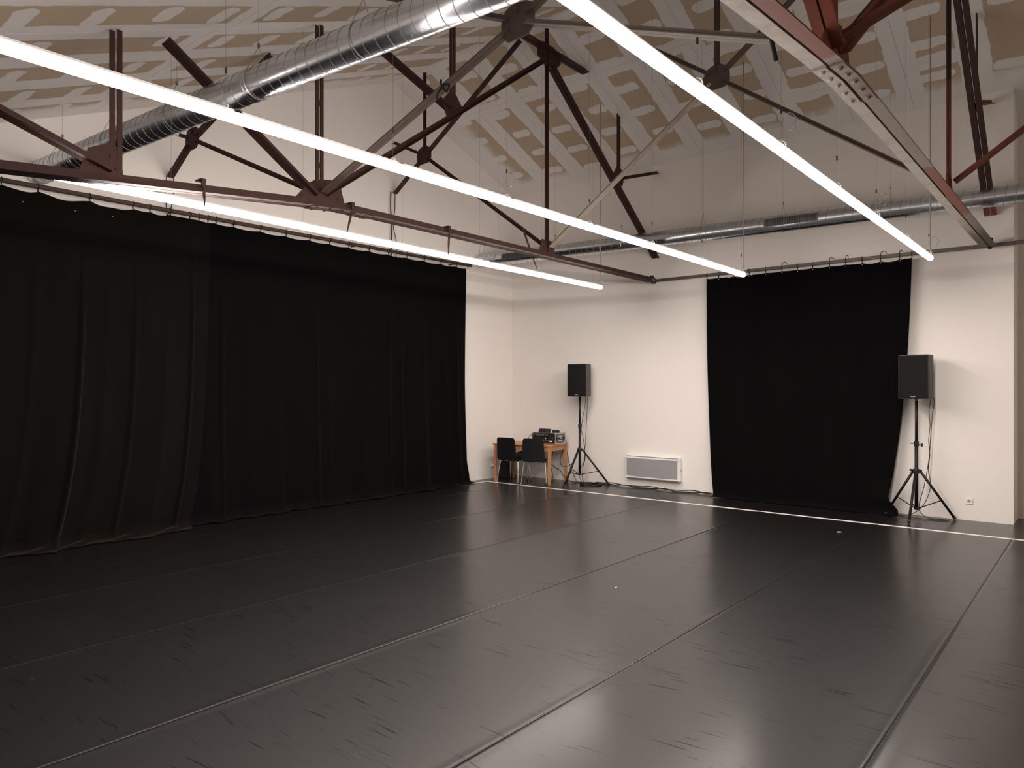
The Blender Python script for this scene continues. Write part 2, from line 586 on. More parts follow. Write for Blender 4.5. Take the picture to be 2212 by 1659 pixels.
def truss(X, label, mats, hint):
    mB, mC, mK, mG, mD = mats
    T = thing('roof_truss', label, 'truss', (X, 8.06, 3.55))
    nx = (1, 0, 0)
    def pt(y, z):
        return Vector((X, y, z))
    for sg, mm in ((-1, mC), (1, 'chord2' if mC == 'cream' else mB)):
        mb = MB()
        for (a, b) in ((-0.5, 4.5), (4.5, 11.02)):
            mb.dangle(pt(a, chord_z(a)), pt(b, chord_z(b)), 0.078, 0.009, 0.014, nx, single=sg)
        mb.build('bottom_chord_angle', mm, T, world=True)
    def dia(name, a, b, w=0.055, mat=mB):
        return MB().dangle(pt(*a), pt(*b), w, 0.008, 0.012, nx).build(name, mat, T, world=True)
    dia('main_diagonal', (7.95, 6.26), (4.36, 3.68), 0.062)
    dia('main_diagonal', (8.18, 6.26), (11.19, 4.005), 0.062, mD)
    dia('diagonal', (2.80, 4.64), (4.26, 3.66), 0.06)
    dia('diagonal', (1.02, 3.93), (2.36, 3.46), 0.06)
    dia('strut', (4.78, 5.50), (6.13, 5.07), 0.058)
    dia('strut', (10.02, 5.10), (11.20, 5.46), 0.05)
    dia('collar', (7.20, 6.48), (9.02, 6.47), 0.062)
    def ver(name, y, z0, z1, w=0.038):
        mb = MB()
        for sg in (-1, 1):
            yc = y + sg * (0.0085 + w / 2)
            zt = cz(yc) - 0.025 if z1 > cz(y) - 0.1 else z1
            mb.box((X, yc, (z0 + zt) / 2), (0.014, w, zt - z0))
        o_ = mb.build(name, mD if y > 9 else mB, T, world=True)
        k = z0 + 0.35
        while k < z1 - 0.2:
            MB().box((X, y, k), (0.012, 0.02, 0.05)).build('spacer', mB, o_, world=True)
            k += 0.62
    ver('vertical', 2.40, 3.40, cz(2.40) - 0.03)
    ver('vertical', 4.30, 3.60, cz(4.30) - 0.03)
    ver('vertical', 6.18, 5.05, cz(6.18) - 0.03)
    ver('vertical', 9.95, 5.08, cz(9.95) - 0.03)
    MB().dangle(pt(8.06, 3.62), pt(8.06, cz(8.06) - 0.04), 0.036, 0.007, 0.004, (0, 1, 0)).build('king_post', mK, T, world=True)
    def gus(poly, riv):
        g = MB().prism([(X - 0.005, y, z) for y, z in poly], (0.010, 0, 0)).build('gusset_plate', mG, T, world=True)
        for (y, z) in riv:
            for sg in (-1, 1):
                rt = Matrix.Rotation(sg * PI / 2, 3, 'Y')
                MB().lathe([(0.014, 0), (0.012, 0.006), (0.006, 0.010)], (X + sg * 0.005, y, z), 8, rt).build('rivet', mG, g, world=True)
    gus([(3.98, 3.53), (4.16, 3.74), (4.25, 3.80), (4.44, 3.84), (4.45, 3.78), (4.56, 3.77), (4.62, 3.56)], [(4.08, 3.61), (4.2, 3.70), (4.46, 3.72), (4.52, 3.66), (4.36, 3.78)])
    gus([(2.12, 3.36), (2.20, 3.59), (2.36, 3.67), (2.43, 3.60), (2.46, 3.39)], [(2.22, 3.47), (2.36, 3.56), (2.40, 3.47)])
    gus([(7.83, 6.47), (7.84, 6.30), (8.03, 6.21), (8.24, 6.23), (8.37, 6.35), (8.38, 6.46), (8.2, 6.53), (7.95, 6.53)], [(7.93, 6.4), (8.0, 6.3), (8.24, 6.33), (8.28, 6.44)])
    gus([(6.00, 5.11), (6.12, 5.25), (6.24, 5.25), (6.33, 5.14), (6.22, 5.0), (6.08, 4.96)], [(6.1, 5.1), (6.22, 5.14)])
    gus([(9.80, 5.14), (9.90, 5.26), (10.0, 5.26), (10.12, 5.16), (10.06, 4.98), (9.9, 4.96)], [(9.9, 5.1), (10.02, 5.14)])
    gus([(7.86, 3.56), (7.93, 3.80), (8.19, 3.80), (8.26, 3.56)], [(7.97, 3.68), (8.15, 3.68)])
    # splice plates under the chord where it bends
    for x in (-0.047, 0.047):
        sp_ = MB()
        for a, b in ((4.18, 4.5), (4.5, 4.92)):
            sp_.prism([(X + x - 0.038, a, chord_z(a) - 0.0395), (X + x - 0.038, b, chord_z(b) - 0.0395), (X + x - 0.038, b, chord_z(b) - 0.0495), (X + x - 0.038, a, chord_z(a) - 0.0495)], (0.076, 0, 0))
        pl = sp_.build('splice_plate', mC if x < 0 else ('chord2' if mC == 'cream' else mB), T, world=True)
        for k in range(5):
            y = 4.24 + 0.15 * k
            MB().lathe([(0.018, 0), (0.016, 0.008), (0.008, 0.014)], (X + x, y, chord_z(y) - 0.0495), 8, Matrix.Rotation(PI, 3, 'X')).build('rivet', mC if x < 0 else ('chord2' if mC == 'cream' else mB), pl, world=True)
    # clamp holding the wall pipe on the end of the chord
    c = MB()
    c.tube([(X - 0.03, 11.0, 3.61), (X - 0.02, 11.06, 3.64), (X, 11.10, 3.63), (X + 0.02, 11.135, 3.60), (X + 0.01, 11.12, 3.55), (X, 11.06, 3.545), (X, 11.02, 3.55)], 0.016, 8)
    c.box((X + 0.02, 11.0, 3.645), (0.05, 0.05, 0.03))
    c.build('pipe_clamp', 'black', T, True, world=True)
    return T
T1 = truss(-6.03, 'dark brown riveted roof truss above the curtain side, with short straps hanging from its chord', ('brown', 'brown', 'brown', 'brown', 'brown'), 1)
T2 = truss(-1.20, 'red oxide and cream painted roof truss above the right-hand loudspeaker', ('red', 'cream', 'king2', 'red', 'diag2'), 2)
# straps hanging from the brown chord past the lamp
for a, b in (((-5.965, 3.08, 3.49), (-5.985, 3.10, 3.31)), ((-5.965, 4.66, 3.60), (-5.985, 4.60, 3.33)), ((-5.965, 6.06, 3.60), (-5.985, 6.06, 3.30)), ((-6.10, 7.60, 3.90), (-6.10, 7.92, 3.38))):
    mb = MB()
    a, b = Vector(a), Vector(b)
    mb.tube([a, a + (b - a) * 0.6, b], [0.013, 0.012, 0.005], 6)
    if a.z < 3.7:
        mb.box((a.x - 0.045, a.y, a.z + 0.040), (0.10, 0.05, 0.014))
        mb.box((a.x, a.y, a.z + 0.01), (0.018, 0.035, 0.06))
    mb.build('hanger_strap', 'brown', T1, world=True)

# cross bracing between the trusses, in two upright planes
def brace(Y, label, mat, gmat, center, legs, vert=True, matlegs=None, light=None):
    cxm, czm = center
    T = thing('cross_brace', label, 'brace', (cxm, Y, czm))
    for i, (x, z) in enumerate(legs):
        d = Vector((x - cxm, 0, z - czm)).normalized()
        a = Vector((cxm, Y, czm)) + d * 0.09
        m_ = (matlegs or {}).get(i, mat)
        MB().dangle(a, (x, Y, z), 0.045, 0.007, 0.004, (0, 1, 0)).build('diagonal', m_, T, world=True)
    if vert:
        MB().dangle((cxm, Y, czm + 0.05), (cxm, Y, cz(Y) - 0.035), 0.034, 0.006, 0.006, (1, 0, 0)).build('vertical', mat, T, world=True)
    pol = [(-0.17, 0.02), (-0.13, 0.11), (-0.05, 0.15), (0.05, 0.15), (0.14, 0.10), (0.16, 0.02), (0.16, -0.07), (0.10, -0.13), (-0.10, -0.14), (-0.16, -0.08)]
    g = MB().prism([(cxm + x, Y - 0.005, czm + z) for x, z in pol], (0, 0.010, 0)).build('gusset_plate', gmat, T, world=True)
    for x, z in ((-0.1, 0.06), (0.1, 0.05), (0.09, -0.07), (-0.09, -0.07), (0, 0.09)):
        MB().lathe([(0.014, 0), (0.012, 0.006), (0.006, 0.010)], (cxm + x, Y - 0.005, czm + z), 8, Matrix.Rotation(PI / 2, 3, 'X')).build('rivet', gmat, g, world=True)
    return T
brace(4.33, 'brown cross brace with octagonal plate just under the ventilation duct by the curtain', 'brown', 'brown', (-8.66, 4.80), [(-6.07, 3.68), (-6.95, 5.33), (-9.25, 4.45), (-8.99, 4.92)])
brace(8.09, 'brown cross brace with plate high in the gable, two cables hanging below it', 'brown', 'brown', (-8.53, 5.50), [(-6.07, 3.72), (-6.55, 6.76), (-9.25, 5.02), (-9.25, 5.86)])
B1 = brace(4.33, 'grey-brown cross brace with big plate beside the ventilation duct, between the two trusses', 'taupe', 'taupe', (-3.52, 4.58), [(-6.0, 3.70), (-1.24, 3.72), (-5.10, 5.32), (-2.0, 5.32)], matlegs={1: 'pipe'})
B2 = brace(8.09, 'grey-brown cross brace with one beige arm and plate touching the bright tube', 'taupe', 'taupe', (-3.57, 5.40), [(-6.0, 3.72), (-1.24, 3.72), (-5.45, 6.72), (-1.75, 6.72)], matlegs={0: 'beige'})
brace(4.33, 'red brace bar rising from the near plate of the red truss', 'red', 'red', (1.2, 4.58), [(-1.16, 3.74), (3.25, 3.80), (2.85, 5.30), (-0.4, 5.30)])
brace(8.09, 'red brace bar rising from the king post foot of the red truss', 'red', 'red', (1.2, 5.40), [(-1.16, 3.74), (3.25, 3.85), (3.0, 6.70), (-0.6, 6.70)])

# ------------------------------------------------------------------ ventilation ducts
def duct(label, p0, p1, r, pitch, wires, grilles, joints):
    p0, p1 = Vector(p0), Vector(p1)
    d = (p1 - p0)
    L = d.length
    d.normalize()
    T = thing('ventilation_duct', label, 'duct', p0)
    a = Vector((0, 0, 1))
    b = d.cross(a).normalized()          # horizontal, away from the camera side is -b or +b
    def ring(s_, ang, rr):
        return p0 + d * s_ + (b * math.cos(ang) + a * math.sin(ang)) * rr
    # sections between the sleeve joints
    cuts = [0] + joints + [L]
    n = 40
    for k in range(len(cuts) - 1):
        mb = MB()
        ss_ = [cuts[k], cuts[k + 1]]
        vs_ = [ring(s_, 2 * PI * j / n, r) for s_ in ss_ for j in range(n)]
        fs = [(j, (j + 1) % n, n + (j + 1) % n, n + j) for j in range(n)] + [tuple(range(n)), tuple(range(2 * n - 1, n - 1, -1))]
        mb.add(vs_, fs)
        sec = mb.build('duct_section', 'galv', T, 'auto', world=True)
        hel = []
        s_ = cuts[k] + 0.03
        st = 20
        while s_ < cuts[k + 1] - 0.03:
            hel.append(ring(s_, 2 * PI * (s_ / pitch), r + 0.0005))
            s_ += pitch / st
        MB().tube(hel, 0.0035, 4).build('spiral_seam', 'seam', sec, True, world=True)
    for s_ in joints:
        mb = MB()
        vs_ = [ring(s_ + q, 2 * PI * j / n, r + h_) for q, h_ in ((-0.04, 0.0), (-0.036, 0.005), (-0.003, 0.005), (0, 0.002), (0.003, 0.005), (0.036, 0.005), (0.04, 0)) for j in range(n)]
        fs = [(i * n + j, i * n + (j + 1) % n, (i + 1) * n + (j + 1) % n, (i + 1) * n + j) for i in range(6) for j in range(n)]
        mb.add(vs_, fs)
        mb.build('joint_sleeve', 'galv', T, 'auto', world=True)
    for s_ in wires:
        c = p0 + d * s_
        top = cz(c.y) - 0.02
        k = c.z + r + 0.16
        mb = MB()
        mb.tube([(c.x, c.y, k), (c.x, c.y, top)], 0.0012, 5)
        mb.tube([(c.x, c.y, k)] + [c + (b * math.cos(q) + a * math.sin(q)) * (r + 0.004) for q in [R(e) for e in range(25, -206, -15)]] + [(c.x, c.y, k)], 0.0022, 5)
        wob = mb.build('hanger_wire', 'wire', T, world=True)
        MB().cbox((c.x, c.y, k + 0.01), (0.014, 0.022, 0.035), 0.003).build('wire_clip', 'wire', wob, world=True)
    for (s0, s1, a0, a1) in grilles:
        m_ = 8
        mb = MB()
        vs_ = []
        for s_ in (s0, s1):
            for rr in (r - 0.01, r + 0.012):
                for j in range(m_ + 1):
                    vs_.append(ring(s_, a0 + (a1 - a0) * j / m_, rr))
        w_ = m_ + 1
        fs = []
        for j in range(m_):
            fs += [(w_ + j, w_ + j + 1, 3 * w_ + j + 1, 3 * w_ + j), (j, 2 * w_ + j, 2 * w_ + j + 1, j + 1), (j, j + 1, w_ + j + 1, w_ + j), (2 * w_ + j, 3 * w_ + j, 3 * w_ + j + 1, 2 * w_ + j + 1)]
        fs += [(0, w_, 3 * w_, 2 * w_), (m_, 2 * w_ + m_, 3 * w_ + m_, w_ + m_)]
        mb.add(vs_, fs)
        g = mb.build('air_grille', 'grille', T, world=True)
        ns = 30
        for k in range(ns):
            s_ = s0 + 0.02 + (s1 - s0 - 0.04) * (k + 0.5) / ns
            MB().tube([ring(s_, a0 + (a1 - a0) * q, r + 0.013) for q in (0.08, 0.3, 0.5, 0.7, 0.92)], 0.0045, 4).build('grille_slot', 'dark', g, world=True)
    return T
# towards the camera is -b for a duct that runs along +X
duct('large spiral steel duct crossing above the brown truss near the camera', (-9.26, 2.86, 4.15), (-0.2, 2.86 + 0.063 * 9.06, 4.15), 0.125, 0.115, [1.75, 0.62, 2.9, 4.1, 5.3, 6.6], [], [1.0, 4.05, 7.0])
duct('spiral steel duct with slotted air grilles running along the far wall', (-9.26, 10.21, 4.15), (3.0, 10.21 + 0.0786 * 12.2, 4.15), 0.125, 0.115, [0.45, 1.7, 3.0, 4.4, 5.6, 7.0, 8.8, 10.5], [(0.62, 1.32, R(-20), R(28)), (5.36, 6.10, R(-20), R(28))], [3.0, 7.55, 9.1])

# ------------------------------------------------------------------ linear lamps
def lamp(X, Z0, y1, label, coils, tilt=0.0, mod=1.24, count=7, woff=0.07):
    T = thing('linear_lamp', label, 'lamp', (X, y1, Z0), group='long tube lamps')
    r = 0.033
    ys = [y1 - 0.03 - mod * k for k in range(count + 1)]
    zz = lambda y: Z0 + tilt * (y1 - y)
    Z = Z0
    def arc(y, a0, a1, rr, m_):
        Z = zz(y)
        return [(X + rr * math.cos(a0 + (a1 - a0) * j / m_), y, Z + rr * math.sin(a0 + (a1 - a0) * j / m_)) for j in range(m_ + 1)]
    for k in range(len(ys) - 1):
        ya, yb = ys[k], ys[k + 1] + 0.004
        def part(nm, mt, a0, a1, m_, par):
            mb = MB()
            mb.add(arc(ya, a0, a1, r, m_) + arc(yb, a0, a1, r, m_), [(j, j + 1, m_ + 2 + j, m_ + 1 + j) for j in range(m_)])
            return mb.build(nm, mt, par, True, world=True)
        d_ = part('tube_module', 'led', R(-166), R(-14), 14, T)
        part('tube_flank', 'ledside', R(-14), R(48), 6, d_)
        part('tube_flank', 'ledside', R(132), R(194), 6, d_)
        part('tube_back', 'ledtop', R(48), R(132), 8, d_)
        Z = zz((ya + yb) / 2)
        MB().box((X, (ya + yb) / 2, Z + r + 0.004), (0.022, abs(ya - yb) - 0.05, 0.010), Matrix.Rotation(-math.atan(tilt), 3, 'X')).build('mounting_rail', 'white', d_, world=True)
    Z = zz(ys[0])
    MB().lathe([(r, 0), (r * 0.96, 0.014), (r * 0.75, 0.026), (r * 0.3, 0.031)], (X, ys[0], Z), 20, Matrix.Rotation(-PI / 2, 3, 'X')).build('end_cap', 'ledside', T, True, world=True)
    MB().lathe([(r, 0), (r * 0.96, 0.014), (r * 0.75, 0.026), (r * 0.3, 0.031)], (X, ys[-1] + 0.004, zz(ys[-1])), 20, Matrix.Rotation(PI / 2, 3, 'X')).build('end_cap', 'white', T, True, world=True)
    for i, y in enumerate(ys[:-1]):
        y -= woff
        Z = zz(y)
        wv = MB().tube([(X, y, Z + r + 0.03), (X, y, cz(y) - 0.02)], 0.0010, 5).build('suspension_wire', 'wire', T, world=True)
        MB().cbox((X, y, Z + r + 0.22), (0.011, 0.013, 0.036), 0.003).build('wire_clip', 'dark', wv, world=True)
        MB().tube([(X - 0.03, y, Z + r - 0.005), (X - 0.022, y, Z + r + 0.018), (X, y, Z + r + 0.03), (X + 0.022, y, Z + r + 0.018), (X + 0.03, y, Z + r - 0.005)], 0.004, 6).build('bracket', 'white', wv, world=True)
        if i in coils:
            q = [Vector((X + 0.06 + 0.045 * math.cos(e), y - 0.03 + 0.01 * math.sin(3 * e), Z + r + 0.13 + 0.055 * math.sin(e))) for e in [2 * PI * k / 18 for k in range(19)]]
            MB().tube(q, 0.0022, 5).build('wire_loop', 'wire', wv, True, world=True)
    Z = zz(ys[0])
    MB().tube(spline([(X, ys[0] + 0.01, Z + 0.03), (X + 0.01, ys[0] + 0.05, Z + 0.07), (X, ys[0] + 0.015, Z + 0.13), (X, ys[0], Z + 0.3), (X, ys[0], cz(ys[0]) - 0.02)]), 0.0065, 6).build('power_cord', 'greycord', T, True, world=True)
    return T
lamp(-6.19, 3.335, 9.70, 'lit linear tube lamp hanging alongside the chord of the brown truss', (2,), 0.0040, 1.31, 6, 0.21)
lamp(-3.87, 3.30, 9.67, 'lit linear tube lamp hanging midway between the brown and the red truss', (1, 4))
lamp(-1.65, 3.295, 9.82, 'lit linear tube lamp hanging right beside the red truss', (0, 2, 4), woff=0.09)

# ------------------------------------------------------------------ stage curtains
PX, PZ = -9.06, 3.975
MB().tube([(PX, 0.4, PZ - 0.03), (PX, 4.8, PZ - 0.005), (PX, 9.78, PZ + 0.02)], 0.026, 12).build('curtain_rail', 'pipebrown', None, True)
RAIL = bpy.data.objects['curtain_rail']
tag(RAIL, 'brown steel pipe carrying the big black curtains along the side wall', 'rail')
for y in (0.9, 3.4, 5.2, 7.2, 9.4):
    MB().tube([(PX, y, PZ), (PX - 0.1, y, PZ + 0.01), (XL + 0.005, y, PZ + 0.01)], 0.011, 6).build('wall_bracket', 'pipebrown', RAIL)

def sheet(name, fn, nu, nv, mat, label, th=0.006):
    mb = MB()
    vs_ = [fn(i / nu, j / nv) for j in range(nv + 1) for i in range(nu + 1)]
    w_ = nu + 1
    mb.add(vs_, [(j * w_ + i, j * w_ + i + 1, (j + 1) * w_ + i + 1, (j + 1) * w_ + i) for j in range(nv) for i in range(nu)])
    o_ = mb.build(name, mat, None, True)
    md = o_.modifiers.new('thickness', 'SOLIDIFY')
    md.thickness = th
    md.offset = 0
    return tag(o_, label, 'curtain')

def scallop(y, ties, sag):
    for a, b in zip(ties[:-1], ties[1:]):
        if a <= y <= b:
            q = (y - a) / (b - a)
            return sag * (b - a) * 4 * q * (1 - q)
    return 0.0

def sm(a, b, x):
    q = min(1, max(0, (x - a) / (b - a)))
    return q * q * (3 - 2 * q)

ties1 = [0.8, 1.5, 2.46, 2.80, 3.32, 3.80, 4.00, 4.25, 4.50, 4.74]
def ridges(y, hb, lst):
    k = 0.0
    for yc, w_, h_ in lst:
        k += h_ * math.exp(-((y - yc) / w_) ** 2)
    return k * sm(0.02, 0.5, hb)
R1 = [(1.2, 0.05, 0.04), (1.75, 0.05, 0.035), (2.3, 0.07, 0.03), (2.78, 0.04, 0.025), (3.24, 0.028, 0.055), (3.52, 0.06, 0.025), (3.84, 0.03, 0.04), (4.20, 0.05, 0.025), (4.53, 0.022, 0.055)]
R2 = [(4.95, 0.03, 0.035), (5.35, 0.06, 0.018), (5.8, 0.08, 0.016), (6.42, 0.03, 0.032), (6.62, 0.05, 0.02), (7.3, 0.07, 0.016), (7.85, 0.028, 0.032), (8.10, 0.03, 0.028), (8.62, 0.05, 0.02), (9.15, 0.06, 0.018), (9.45, 0.03, 0.022)]
def panel1(u, v):
    y0 = 0.8 + 3.94 * u
    zt = PZ - 0.02 - 0.055 - scallop(y0, ties1, 0.085) - 0.006 * math.sin(y0 * 19)
    L = zt + 0.32
    d = v * L
    hang = zt - 0.10
    hb = min(1, d / hang)
    a = 0.006 + 0.030 * hb ** 1.6
    yy = y0 - 0.42 * hb ** 3 * (1 - 0.35 * u)
    ph = y0 * 6.3 + 0.6 * math.sin(y0 * 2.1)
    x = -9.035 + a * (math.sin(ph) + 0.45 * math.sin(ph * 1.9 + 1.0) + 0.22 * math.sin(ph * 3.3 + hb * 2)) + 0.10 * sm(0.4, 1, hb) + ridges(y0, hb, R1)
    if d <= hang:
        z = zt - d
    else:
        e = d - hang
        z = 0.012 + 0.088 * math.exp(-e / 0.07) + 0.022 * max(0, math.sin(ph * 2.2 + 9 * e)) * sm(0, 0.1, e) * sm(0.42, 0.25, e)
        x += 0.62 * max(0, e - 0.02) + 0.02 * math.sin(ph * 1.3)
        yy -= 0.25 * e
    return (max(-9.20, x), yy, z)
C1 = sheet('stage_curtain', panel1, 420, 110, 'clothbrown', 'brownish-black stage curtain with a sagging top edge, hem spilling on the floor')
ties2 = [4.62, 4.85, 5.1, 5.5, 5.9, 6.3, 6.65, 7.0, 7.4, 7.8, 8.2, 8.6, 9.0, 9.4, 9.69]
def panel2(u, v):
    y0 = 4.22 + 5.47 * u
    zt = PZ - 0.005 - 0.05 + 0.004 * (y0 - 4.6) - scallop(y0, ties2, 0.05)
    L = zt + 0.14
    d = v * L
    hang = zt - 0.07
    hb = min(1, d / hang)
    a = 0.005 + 0.022 * hb ** 1.8
    ph = y0 * 7.0 + 0.9 * math.sin(y0 * 1.3) - 0.6 * hb
    yy = y0 + 0.03 * math.sin(ph * 0.7) * hb * (1 - u) * u * 4 + 0.06 * u ** 12 * sm(0.9, 1, hb) - 0.03 * u ** 6 * math.sin(hb * PI) 
    x = -9.10 + a * (math.sin(ph) + 0.4 * math.sin(ph * 1.7 + 2) + 0.2 * math.sin(ph * 3.1)) + 0.05 * sm(0.5, 1, hb) * (1 - 0.2 * u) + ridges(y0, hb, R2)
    if d <= hang:
        z = zt - d
    else:
        e = d - hang
        z = 0.012 + 0.058 * math.exp(-e / 0.05) + 0.012 * max(0, math.sin(ph * 2))
        x += 0.75 * e
    return (max(-9.22, x), yy, z)
C2 = sheet('stage_curtain', panel2, 480, 90, 'clothblack', 'deep black stage curtain hanging straight beside the work table corner')
def tie(parent, p, ax, r, drop, n=10):
    """fabric tape looped once round the pipe"""
    p = Vector(p)
    o1 = Vector((0, 1, 0)) if ax == 'x' else Vector((1, 0, 0))
    q = [p + Vector((0, 0, -r - drop))] + [p + o1 * (r * math.cos(e)) + Vector((0, 0, r * math.sin(e))) for e in [R(-80) + 2 * PI * k / n * 0.98 for k in range(n)]] + [p + Vector((0, 0, -r - drop))]
    MB().tube(q, 0.0045, 5).build('tie', 'blackcloth', parent, True, world=True)
for y in ties1[1:]:
    tie(C1, (PX, y, PZ - 0.03 + 0.0057 * (y - 0.4)), 'y', 0.031, 0.05)
for y in ties2:
    tie(C2, (PX, y, PZ - 0.005 + 0.005 * (y - 4.8)), 'y', 0.031, 0.035)
for o_, lst in ((C1, [(2.64, 3.79), (3.15, 3.79), (3.55, 3.80)]), ):
    for y, z in lst:
        MB().lathe([(0.006, 0), (0.005, 0.003)], (-9.005, y, z - 0.04), 10, Matrix.Rotation(PI / 2, 3, 'Y')).build('eyelet', 'knob', o_)

# far wall: pipe and curtain
PY, PZ2 = 11.10, 3.585
MB().tube([(-5.99, PY, PZ2), (XR - 0.05, PY, PZ2)], 0.025, 12).build('wall_pipe', 'pipe', None, True)
WP = tag(bpy.data.objects['wall_pipe'], 'grey steel pipe along the far wall carrying the square black curtain', 'rail')
for x in (-5.6, -3.9, -1.9, 0.5, 2.5):
    MB().tube([(x, PY, PZ2), (x, YB + (0.58 if x > XE else 0) - 0.004, PZ2)], 0.010, 6).build('wall_bracket', 'pipe', WP)
ties3 = [-5.06, -4.86, -4.62, -4.36, -4.10, -3.85, -3.62, -3.40, -3.16, -2.94, -2.72, -2.48, -2.24, -2.09]
def panel3(u, v):
    x0 = -5.07 + 2.98 * u
    zt = PZ2 - 0.060 - scallop(x0, ties3, 0.10 if -4.7 < x0 < -4.3 or -2.75 < x0 < -2.2 else 0.03)
    L = zt + 0.10
    d = v * L
    hang = zt - 0.05
    hb = min(1, d / hang)
    xl = -5.07 + 0.02 * hb + 0.12 * hb ** 3
    xr = -2.09 - 0.10 * hb - 0.20 * hb ** 2.5 + 0.17 * sm(0.94, 1.0, hb)
    x = xl + (xr - xl) * u
    ph = x0 * 8 + 0.7 * math.sin(x0 * 3)
    a = 0.004 + 0.018 * hb ** 2
    y = 11.095 - a * (math.sin(ph) + 0.5 * math.sin(1.9 * ph + 1)) - 0.06 * sm(0.6, 1, hb) - 0.10 * u ** 6 * sm(0.85, 1, hb)
    if d <= hang:
        z = zt - d
    else:
        e = d - hang
        z = 0.010 + 0.04 * math.exp(-e / 0.04)
        y -= 0.6 * e
    return (x, min(11.19, y), z)
C3 = sheet('stage_curtain', panel3, 150, 80, 'clothblack', 'flat square black curtain on the far wall beside the wall heater')
for i, x in enumerate(ties3):
    tie(C3, (x, PY, PZ2), 'x', 0.030, 0.035)
    MB().lathe([(0.008, 0), (0.007, 0.004)], (x + 0.006, 11.078, PZ2 - 0.085), 10, Matrix.Rotation(PI / 2, 3, 'X')).build('eyelet', 'knob', C3)
    if i in (2, 5, 8, 9, 11, 12):
        q = spline([(x, PY - 0.02, PZ2 + 0.03), (x + 0.02, PY - 0.035, PZ2 + 0.06), (x + 0.035 + 0.015 * (i % 3), PY - 0.04, PZ2 + 0.045 + 0.02 * (i % 2)), (x + 0.05 + 0.02 * (i % 3), PY - 0.045, PZ2 + 0.02)])
        MB().tube(q, [0.005] * (len(q) - 3) + [0.004, 0.003, 0.002], 5).build('tie_end', 'blackcloth', C3, True)

# ------------------------------------------------------------------ loudspeakers on tripod stands
def make_stand(loc, rz, label, collar, clamp, bottom, R_):
    T = thing('speaker_stand', label, 'stand', loc, rz, 'tripod speaker stands')
    MB().tube([(0, 0, bottom), (0, 0, clamp + 0.02)], 0.0225, 14).build('lower_pole', 'blackmetal', T, True)
    MB().tube([(0, 0, clamp), (0, 0, 1.583)], 0.0185, 14).build('upper_pole', 'blackmetal', T, True)
    MB().lathe([(0.020, -0.035), (0.029, -0.03), (0.030, 0.03), (0.022, 0.04)], (0, 0, clamp), 14).build('clamp_collar', 'black', T, 'auto')
    k = MB().lathe([(0.008, 0), (0.009, 0.03), (0.022, 0.032), (0.022, 0.05), (0.012, 0.056)], (0.024, 0.0, clamp - 0.01), 10, Matrix.Rotation(PI / 2, 3, 'Y'))
    k.box((-0.045, 0, clamp + 0.008), (0.05, 0.014, 0.014))
    k.build('clamp_knob', 'black', T, 'auto')
    h_ = MB().lathe([(0.021, -0.05), (0.034, -0.045), (0.036, 0.012), (0.030, 0.022), (0.021, 0.024)], (0, 0, collar), 14)
    for i in range(3):
        e = R(-90 + 120 * i)
        h_.box((0.04 * math.cos(e), 0.04 * math.sin(e), collar - 0.012), (0.05, 0.03, 0.045), Matrix.Rotation(e, 3, 'Z'))
    h_.lathe([(0.007, 0), (0.008, 0.03), (0.016, 0.032), (0.016, 0.05)], (-0.03, 0, collar), 10, Matrix.Rotation(-PI / 2, 3, 'Y'))
    h_.build('leg_collar', 'black', T, 'auto')
    MB().lathe([(0.020, 0), (0.026, 0.005), (0.026, 0.035), (0.020, 0.04)], (0, 0, bottom), 12).build('brace_hub', 'black', T, 'auto')
    for i in range(3):
        e = R(-90 + 120 * i)
        d = Vector((math.cos(e), math.sin(e), 0))
        a = d * 0.05 + Vector((0, 0, collar - 0.015))
        b = d * R_ + Vector((0, 0, 0.022))
        leg = MB().tube([a, b], 0.0165, 10).build('leg', 'blackmetal', T, True)
        f_ = MB().tube([a + (b - a) * 0.955, b + Vector((0, 0, 0)), d * (R_ + 0.012) + Vector((0, 0, 0.018))], [0.019, 0.021, 0.017], 10)
        f_.build('rubber_foot', 'rubber', leg, 'auto')
        m_ = a + (b - a) * 0.62
        MB().tube([Vector((0, 0, bottom + 0.02)) + d * 0.02, m_], 0.0075, 6).build('brace', 'blackmetal', T, True)
    return T
